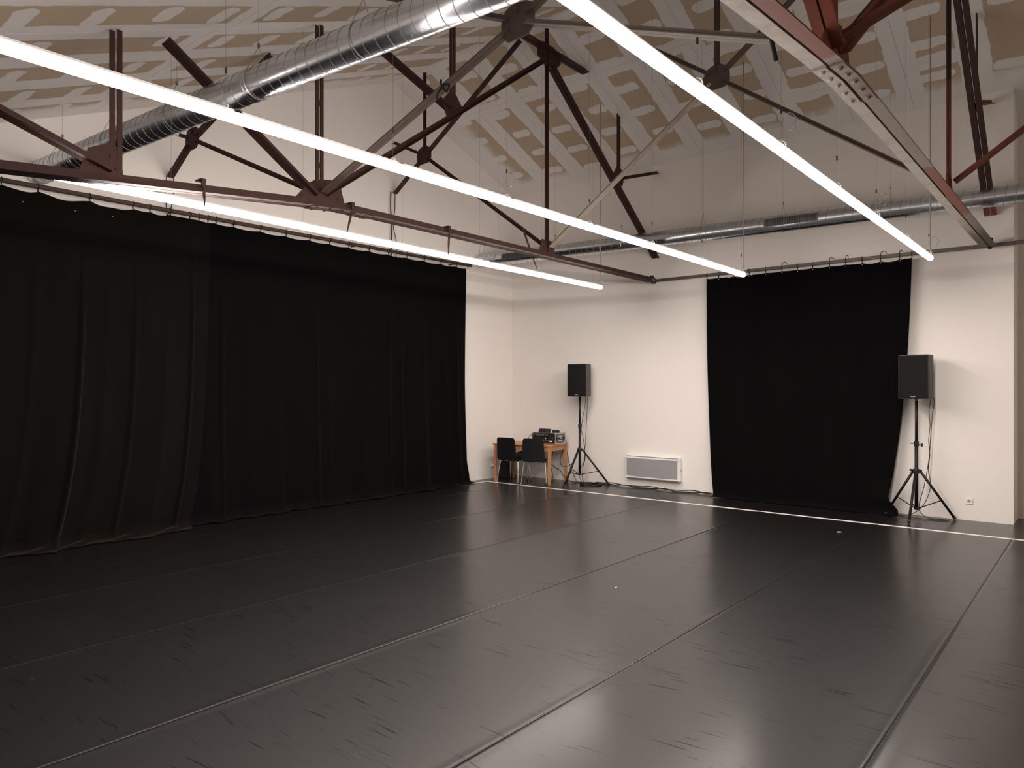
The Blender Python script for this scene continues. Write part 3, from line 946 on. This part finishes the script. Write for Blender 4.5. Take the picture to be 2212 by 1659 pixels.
def make_speaker(loc, rz, label):
    T = thing('loudspeaker', label, 'loudspeaker', loc, rz, 'loudspeakers on stands')
    w, h_, dp = 0.365, 0.585, 0.34
    # plan: flat front, tapered back
    plan = [(-w / 2, -dp / 2 + 0.02), (-w / 2 + 0.02, -dp / 2), (w / 2 - 0.02, -dp / 2), (w / 2, -dp / 2 + 0.02), (w / 2, 0.09), (w / 2 - 0.05, dp / 2), (-w / 2 + 0.05, dp / 2), (-w / 2, 0.09)]
    mb = MB()
    n = len(plan)
    lv = [(0.0, 0.975), (0.012, 1.0), (h_ - 0.014, 1.0), (h_ - 0.004, 0.985), (h_, 0.95)]
    vs_ = [(x * k, y * k, z) for z, k in lv for x, y in plan]
    fs = [(i * n + j, i * n + (j + 1) % n, (i + 1) * n + (j + 1) % n, (i + 1) * n + j) for i in range(len(lv) - 1) for j in range(n)]
    fs += [tuple(range(n - 1, -1, -1)), tuple(range((len(lv) - 1) * n, len(lv) * n))]
    mb.add(vs_, fs)
    mb.build('cabinet', 'cabinet', T, 'auto')
    g = MB()
    seg = 10
    pf = [(-w / 2 + 0.012 + (w - 0.024) * k / seg, -dp / 2 - 0.006 - 0.010 * math.sin(PI * k / seg)) for k in range(seg + 1)]
    poly = [(x, y, 0.012) for x, y in pf] + [(w / 2 - 0.012, -dp / 2 + 0.004, 0.012), (-w / 2 + 0.012, -dp / 2 + 0.004, 0.012)]
    g.prism(poly, (0, 0, h_ - 0.024))
    gr = g.build('front_grille', 'blackgrille', T, 'auto')
    MB().box((0.0, -dp / 2 - 0.0175, 0.032), (0.055, 0.004, 0.009)).build('badge', 'knob', gr)
    hd = MB()
    for s_ in (-1, 1):
        hd.cbox((s_ * (w / 2 - 0.004), -0.02, h_ * 0.55), (0.016, 0.11, 0.05), 0.006)
    hd.build('side_handle', 'black', T)
    MB().lathe([(0.022, -0.012), (0.026, 0.0), (0.026, 0.01)], (0, 0.0, 0.0), 14).build('pole_cup', 'black', T, 'auto')
    return T
# stand beside the table
A1 = R(-39.6 - 90 + 0)
S1 = (-7.385, 10.845)
st1 = make_stand((*S1, 0), R(39.6 - 8 + 90), 'black tripod speaker stand beside the pine table', 0.65, 1.06, 0.17, 0.52)
sp1 = make_speaker((*S1, 1.595), R(16), 'black loudspeaker on its stand beside the pine table')
S2 = (-2.0, 10.90)
st2 = make_stand((*S2, 0), R(0), 'black tripod speaker stand in front of the black curtain edge by the wall end', 0.65, 1.0, 0.12, 0.47)
sp2 = make_speaker((*S2, 1.605), R(-2), 'black loudspeaker on its stand overlapping the square black curtain')

def cable(label, pts, r=0.0055, mat='cable', name='cable', k=6, cat='cable'):
    return tag(MB().tube(spline(pts, k), r, 6).build(name, mat, None, True), label, cat)
def rel(s_, lst):
    return [(s_[0] + a, s_[1] + b, c) for a, b, c in lst]
cable('thin wavy cable dropping from the loudspeaker beside the pine table', rel(S1, [(-0.03, 0.22, 1.74), (-0.02, 0.21, 1.60), (0.0, 0.18, 1.45), (-0.02, 0.14, 1.25), (-0.03, 0.10, 1.0), (0.035, 0.07, 0.8), (0.06, 0.09, 0.5), (0.0, 0.10, 0.3), (-0.02, 0.12, 0.1), (0.02, 0.16, 0.012), (0.15, 0.20, 0.010)]))
cable('taut cable from loudspeaker to stand leg beside the pine table', rel(S1, [(0.02, 0.22, 1.74), (0.03, 0.21, 1.58), (0.05, 0.16, 1.3), (0.06, 0.12, 1.0), (0.06, 0.10, 0.8), (0.05, 0.09, 0.62), (0.03, 0.10, 0.42), (-0.10, 0.12, 0.2), (-0.06, 0.16, 0.012)]), 0.005)
cable('wavy thin cable dropping from the loudspeaker by the wall end', rel(S2, [(0.08, 0.20, 1.74), (0.13, 0.20, 1.60), (0.125, 0.13, 1.45), (0.14, 0.12, 1.25), (0.125, 0.11, 1.05), (0.14, 0.10, 0.85), (0.125, 0.09, 0.65), (0.15, 0.10, 0.45), (0.10, 0.10, 0.25), (0.02, 0.09, 0.12), (-0.10, 0.10, 0.03), (-0.22, 0.08, 0.012)]), 0.005)
cable('second thin cable looping to the floor by the wall end stand', rel(S2, [(0.12, 0.20, 1.74), (0.175, 0.20, 1.58), (0.17, 0.11, 1.4), (0.15, 0.10, 1.1), (0.13, 0.10, 0.8), (0.08, 0.08, 0.45), (0.02, 0.06, 0.15), (0.10, 0.06, 0.03), (0.28, 0.10, 0.010), (0.36, 0.12, 0.010), (0.30, 0.05, 0.010), (0.10, 0.0, 0.010), (-0.12, 0.02, 0.010), (-0.3, 0.08, 0.012)]), 0.005)
pb = thing('power_plug', 'small black cable plug on the floor at the curtain hem', 'plug', (S2[0] - 0.36, S2[1] + 0.06, 0))
MB().cbox((0, 0, 0.022), (0.09, 0.04, 0.036), 0.008).build('plug_body', 'black', pb)
MB().tube([(0.04, 0, 0.02), (0.075, 0, 0.018)], [0.011, 0.007], 8).build('cable_grommet', 'black', pb, True)

# cables lying along the foot of the far wall
for i, (amp, ph, lb) in enumerate(((0.035, 0, 'wavy black cable lying along the foot of the far wall'), (0.028, 2.0, 'second black cable twisted beside the wavy one along the far wall'))):
    pts = []
    for k in range(40):
        x = -7.25 + 2.25 * k / 39
        q = amp * math.sin(x * 7 + ph) + 0.4 * amp * math.sin(x * 17 + ph)
        pts.append((x, 11.155 + 0.75 * q, 0.011 + i * 0.017 + 0.02 * max(0, math.sin(x * 8.3 + ph))))
    cable(lb, pts, 0.0095, k=3)
# flat coil on the floor behind the stand
pts = []
for k in range(150):
    e = k * 0.33
    rr = 0.15 + 0.02 * math.sin(k * 0.21) + 0.012 * math.sin(k * 0.9)
    pts.append((S1[0] + 0.16 + rr * 1.25 * math.cos(e), S1[1] + 0.11 + rr * math.sin(e) * 0.95, 0.008 + 0.004 * (k / 30.0) + 0.003 * math.sin(k)))
cable('coil of black cable lying on the floor behind the tripod stand', pts, 0.007, k=2)

# ------------------------------------------------------------------ pine table, chairs, equipment
TH = 0.715
ta = R(10.1)
TB = thing('table', 'pine table with straight legs in the corner', 'table', (-8.39, 10.685, 0), ta)
MB().cbox((0, 0, TH - 0.011), (1.22, 0.74, 0.022), 0.004).build('tabletop', 'pine', TB)
for sx in (-1, 1):
    for sy in (-1, 1):
        x, y = sx * 0.565, sy * 0.33
        mb = MB()
        for a, b, w0, w1 in ((TH - 0.022, 0.35, 0.052, 0.050), (0.35, 0.0, 0.050, 0.042)):
            mb.add([(x - w0 / 2, y - w0 / 2, a), (x + w0 / 2, y - w0 / 2, a), (x + w0 / 2, y + w0 / 2, a), (x - w0 / 2, y + w0 / 2, a),
                    (x - w1 / 2, y - w1 / 2, b), (x + w1 / 2, y - w1 / 2, b), (x + w1 / 2, y + w1 / 2, b), (x - w1 / 2, y + w1 / 2, b)],
                   [(0, 1, 5, 4), (1, 2, 6, 5), (2, 3, 7, 6), (3, 0, 4, 7), (0, 3, 2, 1), (4, 5, 6, 7)])
        mb.build('leg', 'pine', TB)
for sy in (-1, 1):
    MB().box((0, sy * 0.33, TH - 0.022 - 0.045), (1.08, 0.020, 0.09)).build('apron', 'pine', TB)
for sx in (-1, 1):
    MB().box((sx * 0.565, 0, TH - 0.022 - 0.045), (0.020, 0.61, 0.09)).build('apron', 'pine', TB)

def make_chair(loc, rz, label):
    T = thing('chair', label, 'chair', loc, rz, 'black chairs at the pine table')
    sh = 0.43
    def rrect(w, h_, r_, n=5):
        out = []
        for cx_, cy_, a0 in ((w / 2 - r_, h_ / 2 - r_, 0), (-w / 2 + r_, h_ / 2 - r_, 90), (-w / 2 + r_, -h_ / 2 + r_, 180), (w / 2 - r_, -h_ / 2 + r_, 270)):
            for k in range(n + 1):
                e = R(a0 + 90 * k / n)
                out.append((cx_ + r_ * math.cos(e), cy_ + r_ * math.sin(e)))
        return out
    # backrest: bowed panel, leaning back a little
    o2 = rrect(0.40, 0.42, 0.045)
    n = len(o2)
    vs_ = []
    for th in (-0.011, 0.011):
        for x, z in o2:
            vs_.append((x * (1.0 - 0.06 * (z / 0.21)), -0.225 - 0.055 * (z + 0.21) / 0.42 - 0.22 * (0.2 ** 2 - x * x) + th, sh + 0.205 + z))
    ctr = len(vs_)
    for th in (-0.011, 0.011):
        vs_.append((0, -0.2525 - 0.0088 + th, sh + 0.205))
    fs = [(j, (j + 1) % n, n + (j + 1) % n, n + j) for j in range(n)]
    fs += [(j, (j + 1) % n, ctr) for j in range(n)] + [(n + j, n + (j + 1) % n, ctr + 1) for j in range(n)]
    MB().add(vs_, fs).build('backrest', 'chairblack', T, 'auto')
    s2 = rrect(0.41, 0.42, 0.06)
    n = len(s2)
    vs_ = [(x, y, sh + dz - 0.10 * max(0, y - 0.12) ** 2 * 10 * 0.3) for dz in (-0.012, 0.012) for x, y in s2]
    fs = [(j, (j + 1) % n, n + (j + 1) % n, n + j) for j in range(n)] + [tuple(range(n - 1, -1, -1)), tuple(range(n, 2 * n))]
    MB().add(vs_, fs).build('seat', 'chairblack', T, 'auto')
    bk = MB()
    for sx in (-1, 1):
        bk.tube(spline([(sx * 0.12, -0.10, sh - 0.015), (sx * 0.12, -0.19, sh - 0.012), (sx * 0.12, -0.226, sh + 0.03), (sx * 0.12, -0.232, sh + 0.14)]), 0.010, 8)
    bk.build('back_support', 'blackmetal', T, True)
    fr = MB()
    fr.tube([(-0.17, -0.14, sh - 0.02), (0.17, -0.14, sh - 0.02)], 0.010, 8)
    fr.tube([(-0.17, 0.13, sh - 0.02), (0.17, 0.13, sh - 0.02)], 0.010, 8)
    fr.build('under_frame', 'chrome', T, True)
    for sx in (-1, 1):
        for sy in (-1, 1):
            MB().tube(spline([(sx * 0.12, sy * 0.135, sh - 0.02), (sx * 0.175, sy * 0.15, sh - 0.025), (sx * 0.20, sy * 0.168, sh - 0.07), (sx * 0.235, sy * 0.225, 0.0)]), 0.0095, 8).build('leg', 'chrome', T, True)
    return T
CH1 = make_chair((-8.535, 10.38, 0), R(5), 'black chair with chrome legs, a dark pouch lying on its seat')
CH2 = copy_tree(CH1)
CH2.location = (-8.075, 10.465, 0)
CH2.rotation_euler = (0, 0, R(24))
CH2['label'] = 'black chair with chrome legs in front of the amplifier case'

po = thing('pouch', 'small black pouch lying on the chair seat', 'bag', (-8.40, 10.42, 0.4425), R(10))
MB().cbox((0, 0, 0.066), (0.15, 0.16, 0.132), 0.03).build('pouch_body', 'blackcloth', po)
MB().cbox((0.045, -0.015, 0.137), (0.07, 0.12, 0.03), 0.010).build('pouch_flap', 'blackcloth', po)

bg = thing('bag', 'tall black bag standing on the floor in the room corner', 'bag', (-9.09, 10.78, 0), R(8))
vs_ = []
for z, w0, d0 in ((0, 0.24, 0.20), (0.03, 0.25, 0.21), (0.2, 0.22, 0.17), (0.38, 0.17, 0.11), (0.44, 0.16, 0.05)):
    for k in range(12):
        e = 2 * PI * k / 12
        sx = math.copysign(abs(math.cos(e)) ** 0.6, math.cos(e))
        sy = math.copysign(abs(math.sin(e)) ** 0.6, math.sin(e))
        vs_.append((w0 / 2 * sx + 0.006 * math.sin(5 * z * 9 + k), d0 / 2 * sy, z))
fs = [(i * 12 + j, i * 12 + (j + 1) % 12, (i + 1) * 12 + (j + 1) % 12, (i + 1) * 12 + j) for i in range(4) for j in range(12)] + [tuple(range(11, -1, -1)), tuple(range(48, 60))]
MB().add(vs_, fs).build('bag_body', 'blackcloth', bg, True)
MB().tube(spline([(-0.06, 0, 0.43), (-0.05, 0, 0.50), (0, 0, 0.53), (0.05, 0, 0.50), (0.06, 0, 0.43)]), 0.008, 6).build('handle', 'blackcloth', bg, True)

# amplifier in a flight case
cw, cd, ch = 0.52, 0.34, 0.205
FC = thing('amplifier_case', 'amplifier in an aluminium-edged flight case on the pine table', 'flight case', (-8.085, 10.845, TH + 0.002), R(3))
MB().box((0, 0.01, ch / 2 + 0.004), (cw - 0.012, cd - 0.03, ch - 0.02)).build('case_shell', 'caseply', FC)
ed = MB()
e_ = 0.020
for sx in (-1, 1):
    for sz in (0.012, ch - 0.010):
        ed.box((sx * (cw / 2 - 0.010), 0, sz), (e_, cd, e_))
    for sy in (-1, 1):
        ed.box((sx * (cw / 2 - 0.010), sy * (cd / 2 - 0.010), ch / 2), (e_, e_, ch - 0.04))
for sy in (-1, 1):
    for sz in (0.012, ch - 0.010):
        ed.box((0, sy * (cd / 2 - 0.010), sz), (cw - 2 * e_, e_, e_))
ed.build('edge_profile', 'alu', FC)
for sx in (-1, 1):
    for sy in (-1, 1):
        for sz in (0.018, ch - 0.012):
            MB().lathe([(0.004, -0.017), (0.013, -0.011), (0.017, 0), (0.013, 0.011), (0.004, 0.017)], (sx * (cw / 2 - 0.010), sy * (cd / 2 - 0.010), sz), 8).build('ball_corner', 'alu', FC, True)
MB().box((0, 0, ch - 0.004), (cw - 0.04, cd - 0.04, 0.006)).build('lid', 'alu', FC)
fp = MB().box((0, -cd / 2 + 0.013, ch / 2), (cw - 0.04, 0.014, ch - 0.045)).build('front_panel', 'black', FC)
for k in range(8):
    MB().lathe([(0.007, 0), (0.006, 0.014)], (-0.205 + 0.041 * k, -cd / 2 + 0.006, ch - 0.040), 8, Matrix.Rotation(PI / 2, 3, 'X')).build('knob', 'knob', fp)
for k in range(5):
    MB().lathe([(0.006, 0), (0.005, 0.010)], (-0.03 + 0.032 * k, -cd / 2 + 0.006, 0.068), 8, Matrix.Rotation(PI / 2, 3, 'X')).build('knob', 'knob', fp)
MB().lathe([(0.014, 0), (0.012, 0.016)], (0.045, -cd / 2 + 0.006, 0.10), 10, Matrix.Rotation(PI / 2, 3, 'X')).build('dial', 'knob', fp)
for x, z in ((0.145, 0.145), (0.165, 0.118), (0.14, 0.105), (0.20, 0.10), (0.19, 0.075)):
    MB().lathe([(0.007, 0), (0.006, 0.008)], (x, -cd / 2 + 0.006, z), 8, Matrix.Rotation(PI / 2, 3, 'X')).build('socket', 'alu', fp)
MB().box((0.160, -cd / 2 + 0.003, 0.052), (0.050, 0.008, 0.020)).build('red_switch', 'redled', fp)
MB().box((0.160, -cd / 2 + 0.003, 0.152), (0.014, 0.006, 0.006)).build('green_light', 'greenled', fp)
hp = MB().box((cw / 2 - 0.001, 0.0, ch / 2), (0.008, 0.135, 0.115)).build('handle_plate', 'alu', FC)
MB().tube(spline([(cw / 2 + 0.004, -0.045, ch / 2 + 0.025), (cw / 2 + 0.012, -0.045, ch / 2 - 0.01), (cw / 2 + 0.014, 0.0, ch / 2 - 0.018), (cw / 2 + 0.012, 0.045, ch / 2 - 0.01), (cw / 2 + 0.004, 0.045, ch / 2 + 0.025)]), 0.006, 6).build('handle', 'blackmetal', hp, True)
for sy in (-1, 1):
    MB().cbox((cw / 2 + 0.001, sy * 0.125, ch / 2), (0.012, 0.045, 0.055), 0.004).build('catch', 'blackmetal', FC)

def bundle(label, x, y, z, rx, ry, n, h_, seed):
    rg = random.Random(seed)
    pts = []
    for k in range(n):
        e = k * 0.55
        j = 0.75 + 0.3 * rg.random()
        pts.append((x + rx * j * math.cos(e), y + ry * j * math.sin(e), z + 0.007 + h_ * (k / n) + 0.004 * rg.random()))
    return cable(label, pts, 0.0075, name='cable_bundle', k=3)
zc = TH + ch
bundle('long heap of black cable on top of the amplifier case', -8.16, 10.83, zc, 0.13, 0.07, 110, 0.05, 3)
bundle('short heap of black cable on the case end by the tripod stand', -7.93, 10.86, zc, 0.065, 0.07, 70, 0.035, 5)
ad = thing('adapter', 'small white plug adapter with dark socket standing on the pine table', 'adapter', (-8.62, 10.76, TH), R(12))
MB().cbox((0, 0, 0.026), (0.075, 0.05, 0.052), 0.008).build('adapter_body', 'white', ad)
MB().lathe([(0.016, 0), (0.015, 0.004)], (0.01, -0.0245, 0.03), 12, Matrix.Rotation(PI / 2, 3, 'X')).build('socket_face', 'dark', ad)
bundle('black cable heap on the pine table between adapter and case', -8.47, 10.72, TH, 0.06, 0.05, 44, 0.045, 9)
cable('thin cable arching from the table heap to the amplifier case', [(-8.47, 10.72, TH + 0.06), (-8.45, 10.74, TH + 0.13), (-8.39, 10.77, TH + 0.165), (-8.33, 10.80, TH + 0.15), (-8.31, 10.81, TH + 0.11)], 0.005)
# cables hanging below the table
cable('black cable hanging in a loop under the table towards the tripod stand', [(-8.0, 11.17, 0.80), (-7.98, 11.175, 0.62), (-7.97, 11.05, 0.40), (-7.84, 10.95, 0.30), (-7.72, 10.97, 0.31), (-7.60, 10.98, 0.40), (-7.50, 10.93, 0.52), (-7.45, 10.90, 0.60)], 0.006)
cable('steep black cable from the table edge down to the wall foot', [(-7.93, 11.18, 0.78), (-7.90, 11.18, 0.55), (-7.82, 11.15, 0.30), (-7.70, 11.13, 0.10), (-7.62, 11.12, 0.012), (-7.4, 11.12, 0.010), (-7.25, 11.13, 0.010)], 0.006)
cable('thick black cable behind the chair running down to the floor', [(-8.26, 11.155, 0.80), (-8.22, 11.16, 0.55), (-8.12, 10.95, 0.36), (-7.98, 10.92, 0.26), (-7.86, 10.90, 0.22), (-7.80, 10.93, 0.12), (-7.68, 10.98, 0.03), (-7.55, 11.03, 0.010)], 0.008)
cable('straight black cable leaning under the table against the wall', [(-8.36, 11.17, 0.62), (-8.36, 11.17, 0.35), (-8.33, 11.17, 0.15), (-8.31, 11.165, 0.012)], 0.006)
cable('crossing black cable under the table against the wall', [(-8.38, 11.18, 0.60), (-8.31, 11.18, 0.35), (-8.25, 11.175, 0.15), (-8.21, 11.16, 0.012)], 0.006)

# ------------------------------------------------------------------ wall heater, sockets, hanging bits
HT = thing('wall_heater', 'white framed electric heater with grey front panel on the far wall', 'heater', (-6.09, YB, 0.165))
hw, hh = 1.05, 0.41
MB().cbox((0, -0.045, hh / 2), (hw, 0.085, hh), 0.012).build('casing', 'white', HT)
seg = 12
pf = [(-hw / 2 + 0.035 + (hw - 0.075) * 1.0 * k / seg, -0.094 - 0.012 * math.sin(PI * k / seg)) for k in range(seg + 1)]
g = MB().prism([(x, y, 0.045) for x, y in pf] + [(hw / 2 - 0.04, -0.085, 0.045), (-hw / 2 + 0.035, -0.085, 0.045)], (0, 0, hh - 0.105))
g.build('front_panel', 'greypanel', HT, 'auto')
for z in (0.030, hh - 0.045):
    MB().box((0, -0.092, z), (hw - 0.02, 0.02, 0.022)).build('rail', 'white', HT)
MB().box((0, -0.088, hh - 0.022), (hw - 0.06, 0.006, 0.008)).build('air_slot', 'dark', HT)
MB().lathe([(0.012, 0), (0.011, 0.012)], (hw / 2, -0.05, 0.20), 10, Matrix.Rotation(PI / 2, 3, 'Y')).build('switch', 'knob', HT)

def wall_socket(loc, rz, label):
    T = thing('wall_socket', label, 'socket', loc, rz)
    MB().cbox((0, -0.006, 0), (0.084, 0.012, 0.084), 0.004).build('face_plate', 'white', T)
    MB().lathe([(0.022, 0), (0.021, 0.003), (0.018, 0.0035)], (0, -0.0115, 0.003), 16, Matrix.Rotation(PI / 2, 3, 'X')).build('socket_well', 'knob', T)
    for x, z in ((-0.009, 0.0), (0.009, 0.0), (0.0, 0.011)):
        MB().lathe([(0.003, 0), (0.003, 0.002)], (x, -0.0148, z + 0.003), 8, Matrix.Rotation(PI / 2, 3, 'X')).build('pin_hole', 'dark', T)
    return T
wall_socket((-1.44, YB, 0.255), 0, 'white wall socket low on the far wall beside the tripod stand')
k = wall_socket((XL, 10.58, 0.25), R(90), 'white wall socket with plug low on the side wall near the pine table')
MB().cbox((0, -0.035, 0.0), (0.045, 0.05, 0.045), 0.008).build('plug', 'white', k)

for i, dy in enumerate((0.0, 0.09)):
    cable(('left black cable' if i == 0 else 'thin black cable') + ' hanging on the side wall below the gable brace' if i else 'doubled black cable hanging on the side wall below the gable brace',
          [(-9.235, 8.0 + dy, 5.02), (-9.23, 7.99 + dy, 4.75), (-9.235, 8.02 + dy * 0.4, 4.45), (-9.23, 8.0 + dy * 1.4, 4.15), (-9.235, 8.01 + dy, 3.9)], 0.010 - 0.003 * i)
cable('thin black wire loop hanging from the brace stub near the duct', [(-9.23, 4.28, 4.44), (-9.225, 4.27, 4.2), (-9.23, 4.29, 3.95), (-9.225, 4.36, 4.15), (-9.23, 4.37, 4.47)], 0.006)
# tape tails tied round the braces
cable('short black strap end hanging from the grey brace beside the red truss', [(-1.55, 4.30, 3.885), (-1.55, 4.275, 3.86), (-1.545, 4.28, 3.80), (-1.53, 4.275, 3.74), (-1.52, 4.28, 3.68)], 0.013, 'blackcloth', 'strap', cat='strap')
cable('knotted black strap on the grey brace above the middle lamp', [(-4.33, 4.30, 4.335), (-4.31, 4.28, 4.29), (-4.27, 4.285, 4.23), (-4.24, 4.28, 4.21), (-4.22, 4.285, 4.26), (-4.27, 4.28, 4.27), (-4.34, 4.275, 4.22), (-4.36, 4.28, 4.17)], 0.009, 'blackcloth', 'strap', cat='strap')
cable('black hook hanging from the diagonal of the red truss', [(-1.13, 6.55, 5.24), (-1.12, 6.55, 5.10), (-1.10, 6.57, 5.02), (-1.13, 6.55, 4.96), (-1.12, 6.55, 4.86)], 0.016, 'black', 'hook', cat='hook')

# scraps on the floor
for x, y, s_, lb in ((-2.53, 9.28, 0.030, 'tiny white scrap on the floor near the tape line'), (-3.33, 5.45, 0.012, 'tiny pale crumb lying on the black floor')):
    mb = MB()
    vs_ = [(x + s_ * (0.8 + 0.3 * math.sin(7 * k)) * math.cos(k * PI / 3), y + 0.7 * s_ * math.sin(k * PI / 3), 0.0035) for k in range(6)]
    mb.prism(vs_, (0.002, 0, 0.004))
    tag(mb.build('scrap', 'debris'), lb, 'scrap')
